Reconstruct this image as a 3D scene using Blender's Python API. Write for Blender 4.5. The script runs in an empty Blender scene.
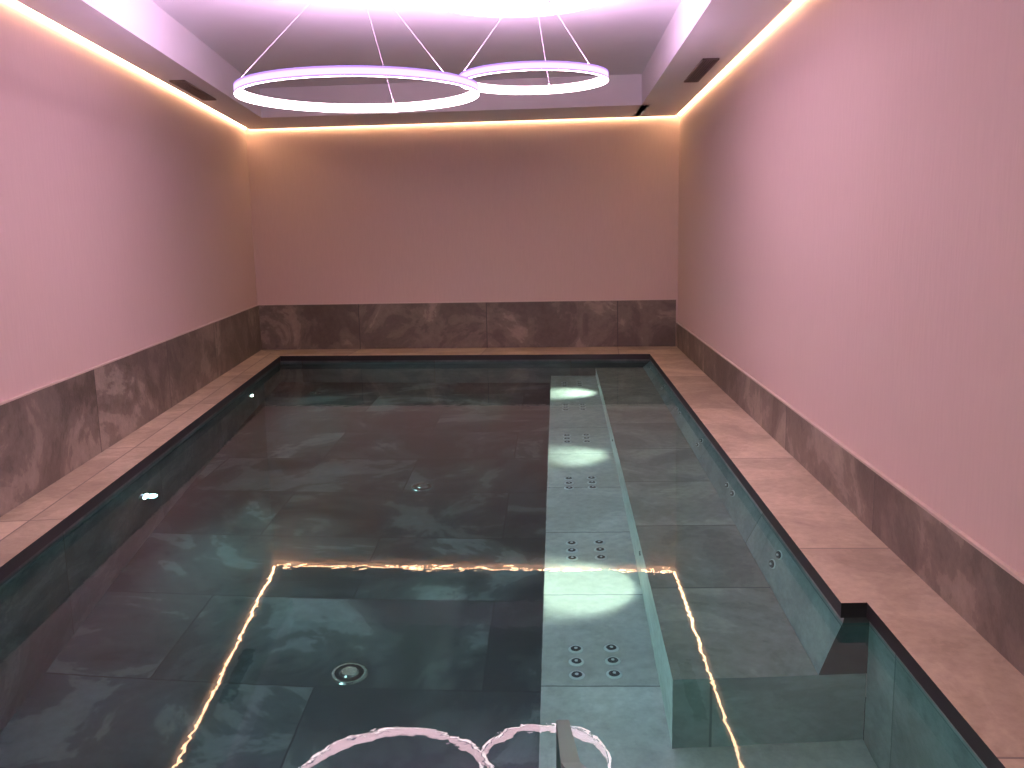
import bpy, bmesh, math, random
from mathutils import Vector, Matrix
random.seed(3)
S=bpy.context.scene
try:
    S.view_settings.view_transform='Standard'
except Exception: pass
ZC=2.5265; ZT=2.82; ZW=-0.0751; ZLOW=ZW-0.915; ZB=ZW-0.43; ZF=ZW-1.30
YN=0.7; YB=-1.6
def Lx(y): return -2.979+.0747*(10.66-y)
def Rx(y): return 1.889-.0521*(10.197-y)
FL=(-2.979,10.66); FR=(1.889,10.197)
def PL(y): return -2.59+.0747*(10.04-y)
def PR(y): return 1.48-.0521*(9.57-y)
def PR2(y): return PR(y)+.09
YJ=2.99
def BE(y): return .549+.0525*(y-2.99)
def ST(y): return BE(y)-.48
def PFy(x): return 10.04-.1155*(x+2.59)

# ---------------- materials
def newmat(n):
    m=bpy.data.materials.new(n); m.use_nodes=True; nt=m.node_tree
    b=nt.nodes['Principled BSDF']; return m,nt,b
def N(nt,t,**k):
    n=nt.nodes.new(t)
    for a,v in k.items(): setattr(n,a,v)
    return n
def stone(name,udir,vdir,tile,off,c1,c2,c3,rough=.45,stagger=0.5,mortar=.005,mcol=(.055,.05,.042),sc=1.3,tv=.2):
    m,nt,b=newmat(name); L=nt.links.new
    tc=N(nt,'ShaderNodeTexCoord')
    def dot(v,o):
        d=N(nt,'ShaderNodeVectorMath',operation='DOT_PRODUCT'); d.inputs[1].default_value=v
        L(tc.outputs['Object'],d.inputs[0])
        a=N(nt,'ShaderNodeMath',operation='ADD'); a.inputs[1].default_value=o
        L(d.outputs['Value'],a.inputs[0]); return a.outputs[0]
    u=dot(udir,off[0]); v=dot(vdir,off[1])
    cb=N(nt,'ShaderNodeCombineXYZ'); L(u,cb.inputs[0]); L(v,cb.inputs[1])
    br=N(nt,'ShaderNodeTexBrick'); br.offset=stagger
    br.inputs['Scale'].default_value=1; br.inputs['Mortar Size'].default_value=mortar
    br.inputs['Mortar Smooth'].default_value=0.2
    br.inputs['Brick Width'].default_value=tile[0]; br.inputs['Row Height'].default_value=tile[1]
    br.inputs['Color1'].default_value=(0,0,0,1); br.inputs['Color2'].default_value=(1,1,1,1); br.inputs['Mortar'].default_value=(.5,.5,.5,1)
    L(cb.outputs[0],br.inputs['Vector'])
    w=N(nt,'ShaderNodeMath',operation='MULTIPLY'); w.inputs[1].default_value=13.7
    L(br.outputs['Color'],w.inputs[0])
    n1=N(nt,'ShaderNodeTexNoise',noise_dimensions='4D'); n1.inputs['Scale'].default_value=sc; n1.inputs['Detail'].default_value=8
    n1.inputs['Roughness'].default_value=.6; n1.inputs['Distortion'].default_value=1.6
    L(tc.outputs['Object'],n1.inputs['Vector']); L(w.outputs[0],n1.inputs['W'])
    n2=N(nt,'ShaderNodeTexNoise',noise_dimensions='4D'); n2.inputs['Scale'].default_value=22; n2.inputs['Detail'].default_value=5; n2.inputs['Roughness'].default_value=.65
    L(tc.outputs['Object'],n2.inputs['Vector']); L(w.outputs[0],n2.inputs['W'])
    r=N(nt,'ShaderNodeValToRGB'); e=r.color_ramp.elements
    e[0].position=.3; e[0].color=(*c1,1); e[1].position=.68; e[1].color=(*c3,1)
    x=e.new(.455); x.color=tuple(c1[i]*.6+c2[i]*.4 for i in range(3))+(1,)
    x=e.new(.475); x.color=tuple(c1[i]*.1+c2[i]*.9 for i in range(3))+(1,)
    x=e.new(.55); x.color=tuple(c2[i]*.85+c3[i]*.15 for i in range(3))+(1,)
    x=e.new(.568); x.color=tuple(c2[i]*.4+c3[i]*.6 for i in range(3))+(1,)
    L(n1.outputs['Fac'],r.inputs[0])
    mr=N(nt,'ShaderNodeMapRange'); mr.inputs[3].default_value=.6; mr.inputs[4].default_value=1.4
    L(n2.outputs['Fac'],mr.inputs[0])
    mx=N(nt,'ShaderNodeMix',data_type='RGBA',blend_type='MULTIPLY'); mx.inputs[0].default_value=1
    L(r.outputs[0],mx.inputs[6]); L(mr.outputs[0],mx.inputs[7])
    mr2=N(nt,'ShaderNodeMapRange'); mr2.inputs[3].default_value=1-tv; mr2.inputs[4].default_value=1+tv
    L(br.outputs['Color'],mr2.inputs[0])
    mz=N(nt,'ShaderNodeMix',data_type='RGBA',blend_type='MULTIPLY'); mz.inputs[0].default_value=1
    L(mx.outputs[2],mz.inputs[6]); L(mr2.outputs[0],mz.inputs[7])
    my=N(nt,'ShaderNodeMix',data_type='RGBA'); my.inputs[7].default_value=(*mcol,1)
    L(br.outputs['Fac'],my.inputs[0]); L(mz.outputs[2],my.inputs[6])
    L(my.outputs[2],b.inputs['Base Color']); b.inputs['Roughness'].default_value=rough
    bp=N(nt,'ShaderNodeBump'); bp.inputs['Strength'].default_value=.25; bp.inputs['Distance'].default_value=.01
    L(n2.outputs['Fac'],bp.inputs['Height']); L(bp.outputs[0],b.inputs['Normal'])
    return m
def plain(name,col,rough=.5,metal=0,noise=.06,scale=30,bump=0.0,stretch=(1,1,1)):
    m,nt,b=newmat(name); L=nt.links.new
    tc=N(nt,'ShaderNodeTexCoord'); mp=N(nt,'ShaderNodeMapping'); mp.inputs['Scale'].default_value=stretch
    L(tc.outputs['Object'],mp.inputs[0])
    n=N(nt,'ShaderNodeTexNoise'); n.inputs['Scale'].default_value=scale; n.inputs['Detail'].default_value=4
    L(mp.outputs[0],n.inputs['Vector'])
    mr=N(nt,'ShaderNodeMapRange'); mr.inputs[3].default_value=1-noise; mr.inputs[4].default_value=1+noise
    L(n.outputs['Fac'],mr.inputs[0])
    mx=N(nt,'ShaderNodeMix',data_type='RGBA',blend_type='MULTIPLY'); mx.inputs[0].default_value=1; mx.inputs[6].default_value=(*col,1)
    L(mr.outputs[0],mx.inputs[7]); L(mx.outputs[2],b.inputs['Base Color'])
    b.inputs['Roughness'].default_value=rough; b.inputs['Metallic'].default_value=metal
    if bump:
        bp=N(nt,'ShaderNodeBump'); bp.inputs['Strength'].default_value=bump; bp.inputs['Distance'].default_value=.005
        L(n.outputs['Fac'],bp.inputs['Height']); L(bp.outputs[0],b.inputs['Normal'])
    return m
def emis(name,col,s):
    m=bpy.data.materials.new(name); m.use_nodes=True; nt=m.node_tree; nt.nodes.clear()
    e=N(nt,'ShaderNodeEmission'); e.inputs[0].default_value=(*col,1); e.inputs[1].default_value=s
    o=N(nt,'ShaderNodeOutputMaterial'); nt.links.new(e.outputs[0],o.inputs[0]); return m

dl=Vector((-.0745,.997,0)); dr=Vector((.052,.9986,0)); df=Vector((.9955,-.0947,0)); up=Vector((0,0,1)); px=Vector((.9986,-.052,0))
T1=(.095,.080,.060); T2=(.155,.134,.102); T3=(.30,.26,.20)
m_wainL=stone('stone_tile_wainscot_left',dl,up,(1.5,3),(.3,.5),T1,T2,T3,stagger=0,tv=.12)
m_wainR=stone('stone_tile_wainscot_right',dr,up,(1.5,3),(.7,.5),T1,T2,T3,stagger=0,tv=.12)
m_wainF=stone('stone_tile_wainscot_far',df,up,(1.5,3),(1.26,.5),T1,T2,T3,stagger=0,tv=.12)
D1=(.29,.24,.165); D2=(.385,.325,.225); D3=(.48,.41,.29)
m_deckL=stone('stone_tile_deck_left',dl,Vector((1,.0747,0)),(1.5,4),(.2,2),D1,D2,D3,stagger=0,mcol=(.15,.13,.1))
m_deckR=stone('stone_tile_deck_right',dr,px,(1.5,4),(.9,2),D1,D2,D3,stagger=0,mcol=(.15,.13,.1))
m_deckF=stone('stone_tile_deck_far',df,dr,(1.5,4),(1.26,2),D1,D2,D3,stagger=0,mcol=(.15,.13,.1))
P1=(.011,.018,.019); P2=(.031,.044,.044); P3=(.125,.155,.15)
m_pfloor=stone('stone_tile_pool_floor',px,dr,(1.5,.78),(.35,.2),P1,P2,P3,rough=.6,mortar=.005,mcol=(.012,.016,.017),sc=1.0,tv=.35)
B1=(.18,.185,.155); B2=(.25,.255,.215); B3=(.35,.355,.30)
m_bench=stone('stone_tile_bench',dr,px,(.78,4),(.12,2),B1,B2,B3,rough=.6,stagger=0,mortar=.005,mcol=(.10,.10,.09),tv=.15)
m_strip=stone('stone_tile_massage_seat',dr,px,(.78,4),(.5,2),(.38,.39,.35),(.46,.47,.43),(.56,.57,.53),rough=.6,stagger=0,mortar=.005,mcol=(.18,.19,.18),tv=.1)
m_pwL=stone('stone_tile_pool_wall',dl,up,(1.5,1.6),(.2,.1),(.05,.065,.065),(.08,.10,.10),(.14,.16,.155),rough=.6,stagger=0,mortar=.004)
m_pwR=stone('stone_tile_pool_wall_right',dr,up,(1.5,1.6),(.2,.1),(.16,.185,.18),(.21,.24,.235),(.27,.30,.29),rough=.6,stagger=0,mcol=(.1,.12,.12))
m_rise_lit=stone('stone_tile_riser_lit',dr,up,(1.5,1.6),(.2,.1),(.42,.45,.44),(.5,.54,.52),(.6,.63,.61),rough=.6,stagger=0,mcol=(.3,.3,.3))  # paler than the bench stone: lamp light on the riser put into colour
m_endf=stone('stone_tile_bench_end',px,up,(.78,1.6),(.25,.1),(.14,.16,.155),(.2,.22,.21),(.27,.3,.29),rough=.6,stagger=0,mcol=(.08,.09,.09))
m_jog_shade=stone('stone_tile_corner_return_shaded',px,up,(1.5,1.6),(.6,.1),(.02,.025,.025),(.03,.036,.036),(.05,.06,.06),rough=.6,stagger=0)  # darkened pool-wall tile: shade on the jog face put into its colour
m_pwF=stone('stone_tile_pool_wall_far',df,up,(1.5,1.6),(.28,.1),(.05,.065,.065),(.07,.09,.09),(.11,.13,.125),rough=.6,stagger=0,mortar=.004)
m_black=plain('black_overflow_edge',(.012,.012,.013),.5)
m_wall=plain('textured_wallpaper',(.55,.43,.375),.75,noise=.05,scale=60,bump=.25,stretch=(1,1,.12))
m_ceil=plain('ceiling_plaster',(.86,.84,.86),.8,noise=.02,scale=8)
m_trim=plain('tile_edge_trim',(.5,.42,.35),.4)
m_steel=plain('brushed_stainless_steel',(.62,.64,.64),.25,metal=1,noise=.1)
m_jet=plain('jet_stainless_ring',(.60,.64,.64),.3,metal=.35,noise=.05)
m_dark=plain('dark_nozzle',(.012,.014,.014),.4)
m_grille=plain('grille_painted_metal',(.25,.2,.19),.5)
m_led=emis('warm_led_strip',(1,.60,.34),36)
m_ringo=emis('ring_light_violet_edge',(.5,.28,1.0),1.5)
m_ringf=emis('ring_light_front_diffuser',(.85,.58,1),1.6)
RM={}
for k,(a,b) in {'soft':(16,140),'bright':(30,150),'added_fill':(19,34)}.items():
    RM[k]=(emis('ring_light_diffuser_'+k,(1,.65,.74),a),emis('ring_light_up_diffuser_'+k,(.91,.55,.93),b))
m_ringb=emis('ring_light_bottom_diffuser',(1,.78,.80),26)
m_wire=plain('pendant_wire',(.6,.52,.6),.4)
m_lamp=emis('underwater_lamp_lens',(.85,1,1),260)

# water
m_water=bpy.data.materials.new('pool_water'); m_water.use_nodes=True
nt=m_water.node_tree; nt.nodes.clear(); L=nt.links.new
out=N(nt,'ShaderNodeOutputMaterial'); mix=N(nt,'ShaderNodeMixShader')
rf=N(nt,'ShaderNodeBsdfRefraction'); rf.inputs['IOR'].default_value=1.33; rf.inputs['Roughness'].default_value=0; rf.inputs['Color'].default_value=(.62,.92,.92,1)
gl=N(nt,'ShaderNodeBsdfGlossy'); gl.inputs['Roughness'].default_value=0.0; gl.inputs['Color'].default_value=(1,1,1,1)
fr=N(nt,'ShaderNodeFresnel'); fr.inputs['IOR'].default_value=1.26
tc=N(nt,'ShaderNodeTexCoord'); n1=N(nt,'ShaderNodeTexNoise'); n1.inputs['Scale'].default_value=12; n1.inputs['Detail'].default_value=2.5; n1.inputs['Roughness'].default_value=.5
L(tc.outputs['Object'],n1.inputs['Vector'])
bp=N(nt,'ShaderNodeBump'); bp.inputs['Strength'].default_value=1; bp.inputs['Distance'].default_value=.00026
L(n1.outputs['Fac'],bp.inputs['Height'])
for s in (rf,gl,fr): L(bp.outputs[0],s.inputs['Normal'])
L(fr.outputs[0],mix.inputs[0]); L(rf.outputs[0],mix.inputs[1]); L(gl.outputs[0],mix.inputs[2]); L(mix.outputs[0],out.inputs[0])

# ---------------- mesh helpers
def mk(name,verts,faces,mats,idx=None,parent=None):
    me=bpy.data.meshes.new(name); me.from_pydata([tuple(v) for v in verts],[],faces)
    for m in (mats if isinstance(mats,list) else [mats]): me.materials.append(m)
    if idx:
        for p,i in zip(me.polygons,idx): p.material_index=i
    me.update(); o=bpy.data.objects.new(name,me); S.collection.objects.link(o)
    if parent: o.parent=parent
    return o
def empty(name,loc=(0,0,0)):
    e=bpy.data.objects.new(name,None); e.location=loc; S.collection.objects.link(e); return e
class MB:
    def __init__(s): s.v=[];s.f=[];s.i=[]
    def prism(s,poly,z0,z1,mt=0,ms=0,mb=0):
        a=sum(poly[k][0]*poly[(k+1)%len(poly)][1]-poly[(k+1)%len(poly)][0]*poly[k][1] for k in range(len(poly)))
        if a<0: poly=poly[::-1]
        n=len(poly);b=len(s.v)
        s.v+=[(x,y,z0) for x,y in poly]+[(x,y,z1) for x,y in poly]
        s.f.append(tuple(b+n+k for k in range(n))); s.i.append(mt)
        s.f.append(tuple(b+k for k in reversed(range(n)))); s.i.append(mb)
        for k in range(n):
            j=(k+1)%n; s.f.append((b+k,b+j,b+n+j,b+n+k)); s.i.append(ms(poly[k],poly[j]) if callable(ms) else ms)
        return s
    def quad(s,a,b,c,d,m=0):
        k=len(s.v); s.v+=[a,b,c,d]; s.f.append((k,k+1,k+2,k+3)); s.i.append(m); return s
    def cyl(s,c,ax,r,h,n=20,m=0,r2=None,mcap=None):
        ax=Vector(ax).normalized(); t=ax.orthogonal().normalized(); u=ax.cross(t); c=Vector(c); r2=r if r2 is None else r2
        k=len(s.v)
        for q,rr in ((c,r),(c+ax*h,r2)):
            for i in range(n):
                a=2*math.pi*i/n; s.v.append(tuple(q+t*math.cos(a)*rr+u*math.sin(a)*rr))
        for i in range(n):
            j=(i+1)%n; s.f.append((k+i,k+j,k+n+j,k+n+i)); s.i.append(m)
        s.f.append(tuple(k+n+i for i in range(n))); s.i.append(m if mcap is None else mcap)
        s.f.append(tuple(k+i for i in reversed(range(n)))); s.i.append(m)
        return s
    def out(s,name,mats,parent=None): return mk(name,s.v,s.f,mats,s.i,parent)

# ---------------- room shell
t=.12
def FYx(x): return 10.66-.0951*(x+2.979)
MB().prism([(Lx(YB),YB),(FL[0],FL[1]),(FL[0]-t,FL[1]),(Lx(YB)-t,YB)],-1.6,2.95).out('wall_left',m_wall)
MB().prism([(Rx(YB),YB),(FR[0],FR[1]),(FR[0]+t,FR[1]),(Rx(YB)+t,YB)],-1.6,2.95).out('wall_right',m_wall)
MB().prism([(FL[0]-t,FL[1]+.011),FL,FR,(FR[0]+t,FR[1]-.011),(FR[0]+t,FR[1]+t),(FL[0]-t,FL[1]+t)],-1.6,2.95).out('wall_far',m_wall)
MB().prism([(Lx(YB)-t,YB),(Rx(YB)+t,YB),(Rx(YB)+t,YB-t),(Lx(YB)-t,YB-t)],-1.6,2.95).out('wall_back',m_wall)
MB().prism([(Lx(YB)-t,YB-t),(Rx(YB)+t,YB-t),(FR[0]+t,FR[1]+t),(FL[0]-t,FL[1]+t)],ZT,ZT+.12).out('ceiling',m_ceil)
# soffit
g=.05
o=MB()
o.prism([(Lx(YB)+g,YB),(Lx(10.55)+g,FYx(-2.9)-g),(Lx(10.55)+.38,FYx(-2.6)-g),(Lx(YB)+.38,YB)],ZC,ZT)
o.prism([(Rx(YB)-g,YB),(Rx(10.15)-g,FYx(1.85)-g),(Rx(10.15)-.50,FYx(1.4)-g),(Rx(YB)-.50,YB)],ZC,ZT)
xa,xb=-2.62,1.42
o.prism([(xa,FYx(xa)-g),(xb,FYx(xb)-g),(xb,FYx(xb)-1.0),(xa+.1,FYx(xa)-1.0)],ZC,ZT-.001)
o.out('trim_ceiling_soffit',m_ceil)
# LED strip
o=MB(); w0,w1=.002,.020; zl=ZC+.008
o.prism([(Lx(YB)+w0,YB),(Lx(YB)+w1,YB),(Lx(10.6)+w1,10.6),(Lx(10.6)+w0,10.64)],zl,zl+.01)
o.prism([(Rx(YB)-w0,YB),(Rx(YB)-w1,YB),(Rx(10.15)-w1,10.15),(Rx(10.15)-w0,10.18)],zl,zl+.01)
o.prism([(FL[0]+.04,FYx(-2.94)-w0),(FR[0]-.04,FYx(1.85)-w0),(FR[0]-.04,FYx(1.85)-w1),(FL[0]+.04,FYx(-2.94)-w1)],zl,zl+.01)
o.out('led_strip_light',m_led)
# wainscots
th=.014
def wains(name,A,B,inn,z,mat):
    o=MB(); i=Vector(inn)
    p=[A,B,(B[0]+i.x*th,B[1]+i.y*th),(A[0]+i.x*th,A[1]+i.y*th)]
    o.prism(p,0,z,0,0); p2=[A,B,(B[0]+i.x*(th+.003),B[1]+i.y*(th+.003)),(A[0]+i.x*(th+.003),A[1]+i.y*(th+.003))]
    o.prism(p2,z,z+.010,1,1,1); o.out(name,[mat,m_trim])
wains('baseboard_left',(Lx(YB),YB),FL,(1,.0747),.526,m_wainL)
wains('baseboard_right',(Rx(YB),YB),FR,(-1,.05),.267,m_wainR)
wains('baseboard_far',(FL[0]+.02,FYx(FL[0]+.02)),(FR[0]-.02,FYx(FR[0]-.02)),(-.095,-1),.526,m_wainF)
# deck
hd=.055
o=MB()
fl=(-2.59,10.04); frp=(1.48,9.57)
o.prism([(Lx(YN),YN),(PL(YN),YN),fl,FL],-hd,0,0,3,3)
o.prism([(PR2(YN),YN),(PR2(YJ),YJ),(PR(YJ),YJ),frp,FR,(Rx(YN),YN)],-hd,0,1,3,3)
o.prism([fl,frp,FR,FL],-hd,0,2,3,3)
o.prism([(Lx(YB),YB),(Rx(YB),YB),(Rx(YN),YN),(Lx(YN),YN)],-hd,0,2,3,3)
o.out('floor',[m_deckL,m_deckR,m_deckF,m_black])

# ---------------- pool
pool=empty('swimming_pool',(0,0,0))
e=.012
nl=(PL(YN)-e,YN-e); f1=(fl[0]-e,fl[1]+e); f2=(frp[0]+e,frp[1]+e); j1=(PR(YJ)+e,YJ); j2=(PR2(YJ)+e,YJ); nr=(PR2(YN)+e,YN-e)
def wq(A,B,z0,z1,m,name,flip=False):
    v=[(A[0],A[1],z0),(B[0],B[1],z0),(B[0],B[1],z1),(A[0],A[1],z1)]
    mk(name,v,[(0,1,2,3)] if not flip else [(3,2,1,0)],m,parent=pool)
wq(nl,f1,ZF,-hd,m_pwL,'pool_wall_left_face')
wq(f1,f2,ZF,-hd,m_pwF,'pool_wall_far_face')
wq(j2,nr,ZF,-hd,m_pwR,'pool_wall_right_near_face')
wq(nr,nl,ZF,-hd,m_pwF,'pool_wall_near_face')
sl=.07
o=MB()
o.quad((f2[0],f2[1],-hd),(j1[0],j1[1],-hd),(PR(YJ)-sl,YJ,ZB),(frp[0]-sl,9.585,ZB))
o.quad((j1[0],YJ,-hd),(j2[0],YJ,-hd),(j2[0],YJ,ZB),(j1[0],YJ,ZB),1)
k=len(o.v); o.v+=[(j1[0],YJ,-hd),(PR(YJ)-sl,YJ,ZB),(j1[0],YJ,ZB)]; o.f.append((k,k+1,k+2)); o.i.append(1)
o.out('pool_wall_right_backrest_face',[m_pwR,m_jog_shade],pool)
MB().prism([nl,nr,j2,j1,f2,f1],ZF-.1,ZF).out('pool_floor_slab',m_pfloor,pool)
MB().prism([(BE(YJ),YJ),(BE(9.8),PFy(BE(9.8))+.01),(frp[0]+.01,frp[1]+.01),(PR2(YJ)+.01,YJ)],ZF,ZB,0,lambda a,b:2 if abs(a[1]-b[1])<.01 else 1).out('bench_upper',[m_bench,m_rise_lit,m_endf],pool)
MB().prism([(ST(YN),YN-.01),(ST(9.8),PFy(ST(9.8))+.01),(BE(9.8)+.02,PFy(BE(9.8))+.01),(BE(YJ)+.02,YJ+.02),(PR2(YJ)+.01,YJ+.02),(PR2(YN)+.01,YN-.01)],ZF,ZLOW,0,1).out('massage_seat_lower',[m_strip,m_pwR],pool)
mk('water_surface',[(x,y,ZW) for x,y in (nl,nr,j2,j1,f2,f1)],[(0,1,2,3,4,5)],m_water,parent=pool)
# seat jets
o=MB()
def nozzle(c,ax,r,k=.6):
    c=Vector(c); ax=Vector(ax).normalized()
    o.cyl(c,ax,r,.008,20,0,r*.82)
    o.cyl(c+ax*.008,ax,r*k,.003,16,1,r*k*.9,1)
    o.cyl(c+ax*.009,ax,r*.22,.006,10,0)
for kk in range(6):
    y=3.57+1.124*kk
    for dx in (-.077,.077):
        for dy in (-.1,0,.1):
            yy=y+dy; nozzle((ST(yy)+.225+dx,yy,ZLOW),(0,0,1),.033,.68)
    yb=3.8+1.08*kk
    for dy,dd in ((-.08,.2),(.08,.2)) if kk%2 else ((0,.13),(.02,.26)):
        z=ZW-dd; fx=PR(yb+dy)+e-(sl+e)*((-hd-z)/(-hd-ZB)); nozzle((fx+.003,yb+dy,z),(-1,.05,.19),.046,.76)
for (x,y) in ((-.77,3.85),(-.65,6.2),(-2.1,9.4)):
    o.cyl((x,y,ZF),(0,0,1),.085,.010,32,2,.078); o.cyl((x,y,ZF+.010),(0,0,1),.066,.004,28,1,.066,1)
    o.cyl((x,y,ZF+.014),(0,0,1),.046,.012,28,2,.036)
o.out('water_jets_and_drains',[m_jet,m_dark,m_steel],pool)
# underwater lamps
ax=Vector((1,.0747,0))
o=MB()
def spot(loc,d,en,ang,bl,col):
    ld=bpy.data.lights.new('pool_lamp_beam','SPOT'); ld.energy=en; ld.color=col; ld.spot_size=ang; ld.spot_blend=bl; ld.shadow_soft_size=.03
    lo=bpy.data.objects.new('pool_lamp_beam',ld); S.collection.objects.link(lo); lo.location=loc; lo.parent=pool
    lo.rotation_euler=Vector(d).to_track_quat('-Z','Y').to_euler()
for (y,d) in [(8.4,.46),(5.27,.51),(1.9,.5)]:
    c=Vector((PL(y)-e,y,ZW-d))
    o.cyl(c,ax,.06,.02,28,0,.052); o.cyl(c+ax*.02,ax,.036,.004,24,1,.036,1)
    spot(c+ax*.06,(1,.05,-.10),46,2.9,1,(.68,1,.97))
c=Vector((.85,YN-e,ZW-.6)); o.cyl(c,(0,1,0),.06,.02,28,0,.052); o.cyl(c+Vector((0,.02,0)),(0,1,0),.036,.004,24,1,.036,1)  # unseen lamp in the near wall, added to light the bench end face
spot(c+Vector((0,.06,0)),(0,1,-.05),22,2.0,1,(.68,1,.97))
# small riser lamps washing the massage seat
rx=Vector((-1,.0525,0))
for y,en in ((4.25,62),(6.45,22),(8.72,50)):
    c=Vector((BE(y),y,ZB-.10)); o.cyl(c,rx,.022,.006,20,0,.02)
    spot(c+rx*.03,(-.22,0,-.33),en,1.35,1,(1,.95,.78))
o.out('underwater_lamps',[m_steel,m_lamp],pool)

# ---------------- ring pendants
def ring(cx,cy,cz,R,wires,ph,key):
    e0=empty('ring_pendant_light',(cx,cy,cz))
    n=96; w=.025; hh=.05
    prof=((R,0),(R,.010),(R,.040),(R,hh),(R-w,hh),(R-w,0),(R-w*.7,0))
    K=len(prof); v=[];f=[];ix=[]
    for i in range(n):
        a=2*math.pi*i/n
        for (r,z) in prof: v.append((r*math.cos(a),r*math.sin(a),z-hh/2))
    mi=[0,1,0,2,3,4,0]
    mi=[0,1,0,2,3,0,4]
    for i in range(n):
        j=(i+1)%n
        for q in range(K):
            q2=(q+1)%K; f.append((i*K+q,j*K+q,j*K+q2,i*K+q2)); ix.append(mi[q])
    mk('ring_body',v,f,[m_ringo,m_ringf,RM[key][1],RM[key][0],m_ringb],ix,e0)
    o=MB(); top=Vector((0,0,ZT-cz))
    o.cyl(top-Vector((0,0,.03)),(0,0,1),.07,.03,24)
    for k in range(wires):
        a=ph+2*math.pi*k/wires; p=Vector(((R-w/2)*math.cos(a),(R-w/2)*math.sin(a),hh/2)); q=top-Vector((0,0,.02))+Vector((.05*math.cos(a),.05*math.sin(a),0))
        o.cyl(p,q-p,.0022,(q-p).length,6)
    o.out('suspension_wires',m_wire,e0)
ring(-.845,5.40,2.12,.69,3,math.radians(200),'soft')
ring(.175,5.88,2.25,.465,3,math.radians(75),'soft')
ring(.07,4.42,2.42,.46,3,.75,'bright')
ring(-.85,2.6,2.35,.685,3,.5,'added_fill')  # this ring and the next: out of view, added to brighten the near walls
ring(-.35,1.0,2.3,.5,3,.5,'added_fill')

# ---------------- ac grilles
def grille(fx,y0,y1,off):
    g0=empty('ceiling_air_vent',(0,0,0))
    o=MB(); hw=.06; ln=(y1-y0)/2; sx=(fx(y1)-fx(y0))/(y1-y0); cx=fx((y0+y1)/2)+off; cy=(y0+y1)/2
    def bx(a,b,c,d,z0,z1,m): o.prism([(cx+a+sx*c,cy+c),(cx+b+sx*c,cy+c),(cx+b+sx*d,cy+d),(cx+a+sx*d,cy+d)],ZC+z0,ZC+z1,m,m,m)
    bx(-hw,hw,-ln,ln,-.004,-.001,1)
    bx(-hw,-hw+.012,-ln,ln,-.012,-.0,0); bx(hw-.012,hw,-ln,ln,-.012,0,0); bx(-hw,hw,-ln,-ln+.012,-.012,0,0); bx(-hw,hw,ln-.012,ln,-.012,0,0)
    for k in range(5):
        x=-hw+.024+k*.018; bx(x-.003,x+.003,-ln,ln,-.011,-.004,0)
    o.out('vent_slats',[m_grille,m_dark],g0)
grille(Lx,7.3,8.3,.18); grille(Rx,6.85,7.85,-.22)

# ---------------- handrail
hr=empty('pool_handrail',(0,0,0))
pts=[(.07,.45,0),(.07,.45,.78),(.072,.62,.86),(.08,1.3,.47),(.105,2.0,.14),(.108,2.1,.06),(.108,2.12,-.05),(.108,2.12,ZLOW)]
hw=.015
vs=[];fs=[]
for i,p in enumerate(pts):
    p=Vector(p); a=Vector(pts[max(i-1,0)]); b=Vector(pts[min(i+1,len(pts)-1)]); d=(b-a).normalized(); nrm=Vector((1,0,0)).cross(d).normalized()
    for sx,sn in ((-1,-1),(1,-1),(1,1),(-1,1)): vs.append(p+Vector((hw*sx,0,0))+nrm*.008*sn)
for i in range(len(pts)-1):
    for q in range(4):
        r=(q+1)%4; fs.append((i*4+q,i*4+r,i*4+4+r,i*4+4+q))
fs.append((3,2,1,0)); k=(len(pts)-1)*4; fs.append((k,k+1,k+2,k+3))
mk('rail_bar',vs,fs,plain('dark_stainless_steel',(.25,.27,.28),.3,metal=1,noise=.1),parent=hr)
o=MB(); o.cyl((.07,.45,0),(0,0,1),.05,.012,24); o.cyl((.108,2.12,ZLOW),(0,0,1),.05,.012,24); o.out('rail_flanges',m_steel,hr)

# ---------------- world + camera
w=bpy.data.worlds.new('World'); S.world=w; w.use_nodes=True
w.node_tree.nodes['Background'].inputs[0].default_value=(.02,.015,.018,1)
p,r=.1651,-.0207
fw=Vector((0,math.cos(p),-math.sin(p))); u0=Vector((0,math.sin(p),math.cos(p))); r0=Vector((1,0,0))
rt=r0*math.cos(r)+u0*math.sin(r); u1=-r0*math.sin(r)+u0*math.cos(r)
M=Matrix(((rt.x,u1.x,-fw.x,0),(rt.y,u1.y,-fw.y,0),(rt.z,u1.z,-fw.z,1.3),(0,0,0,1)))
cd=bpy.data.cameras.new('camera'); cd.sensor_width=36; cd.lens=1.1287*800*36/1024; cd.clip_start=.05
co=bpy.data.objects.new('camera',cd); S.collection.objects.link(co); co.matrix_world=M; S.camera=co
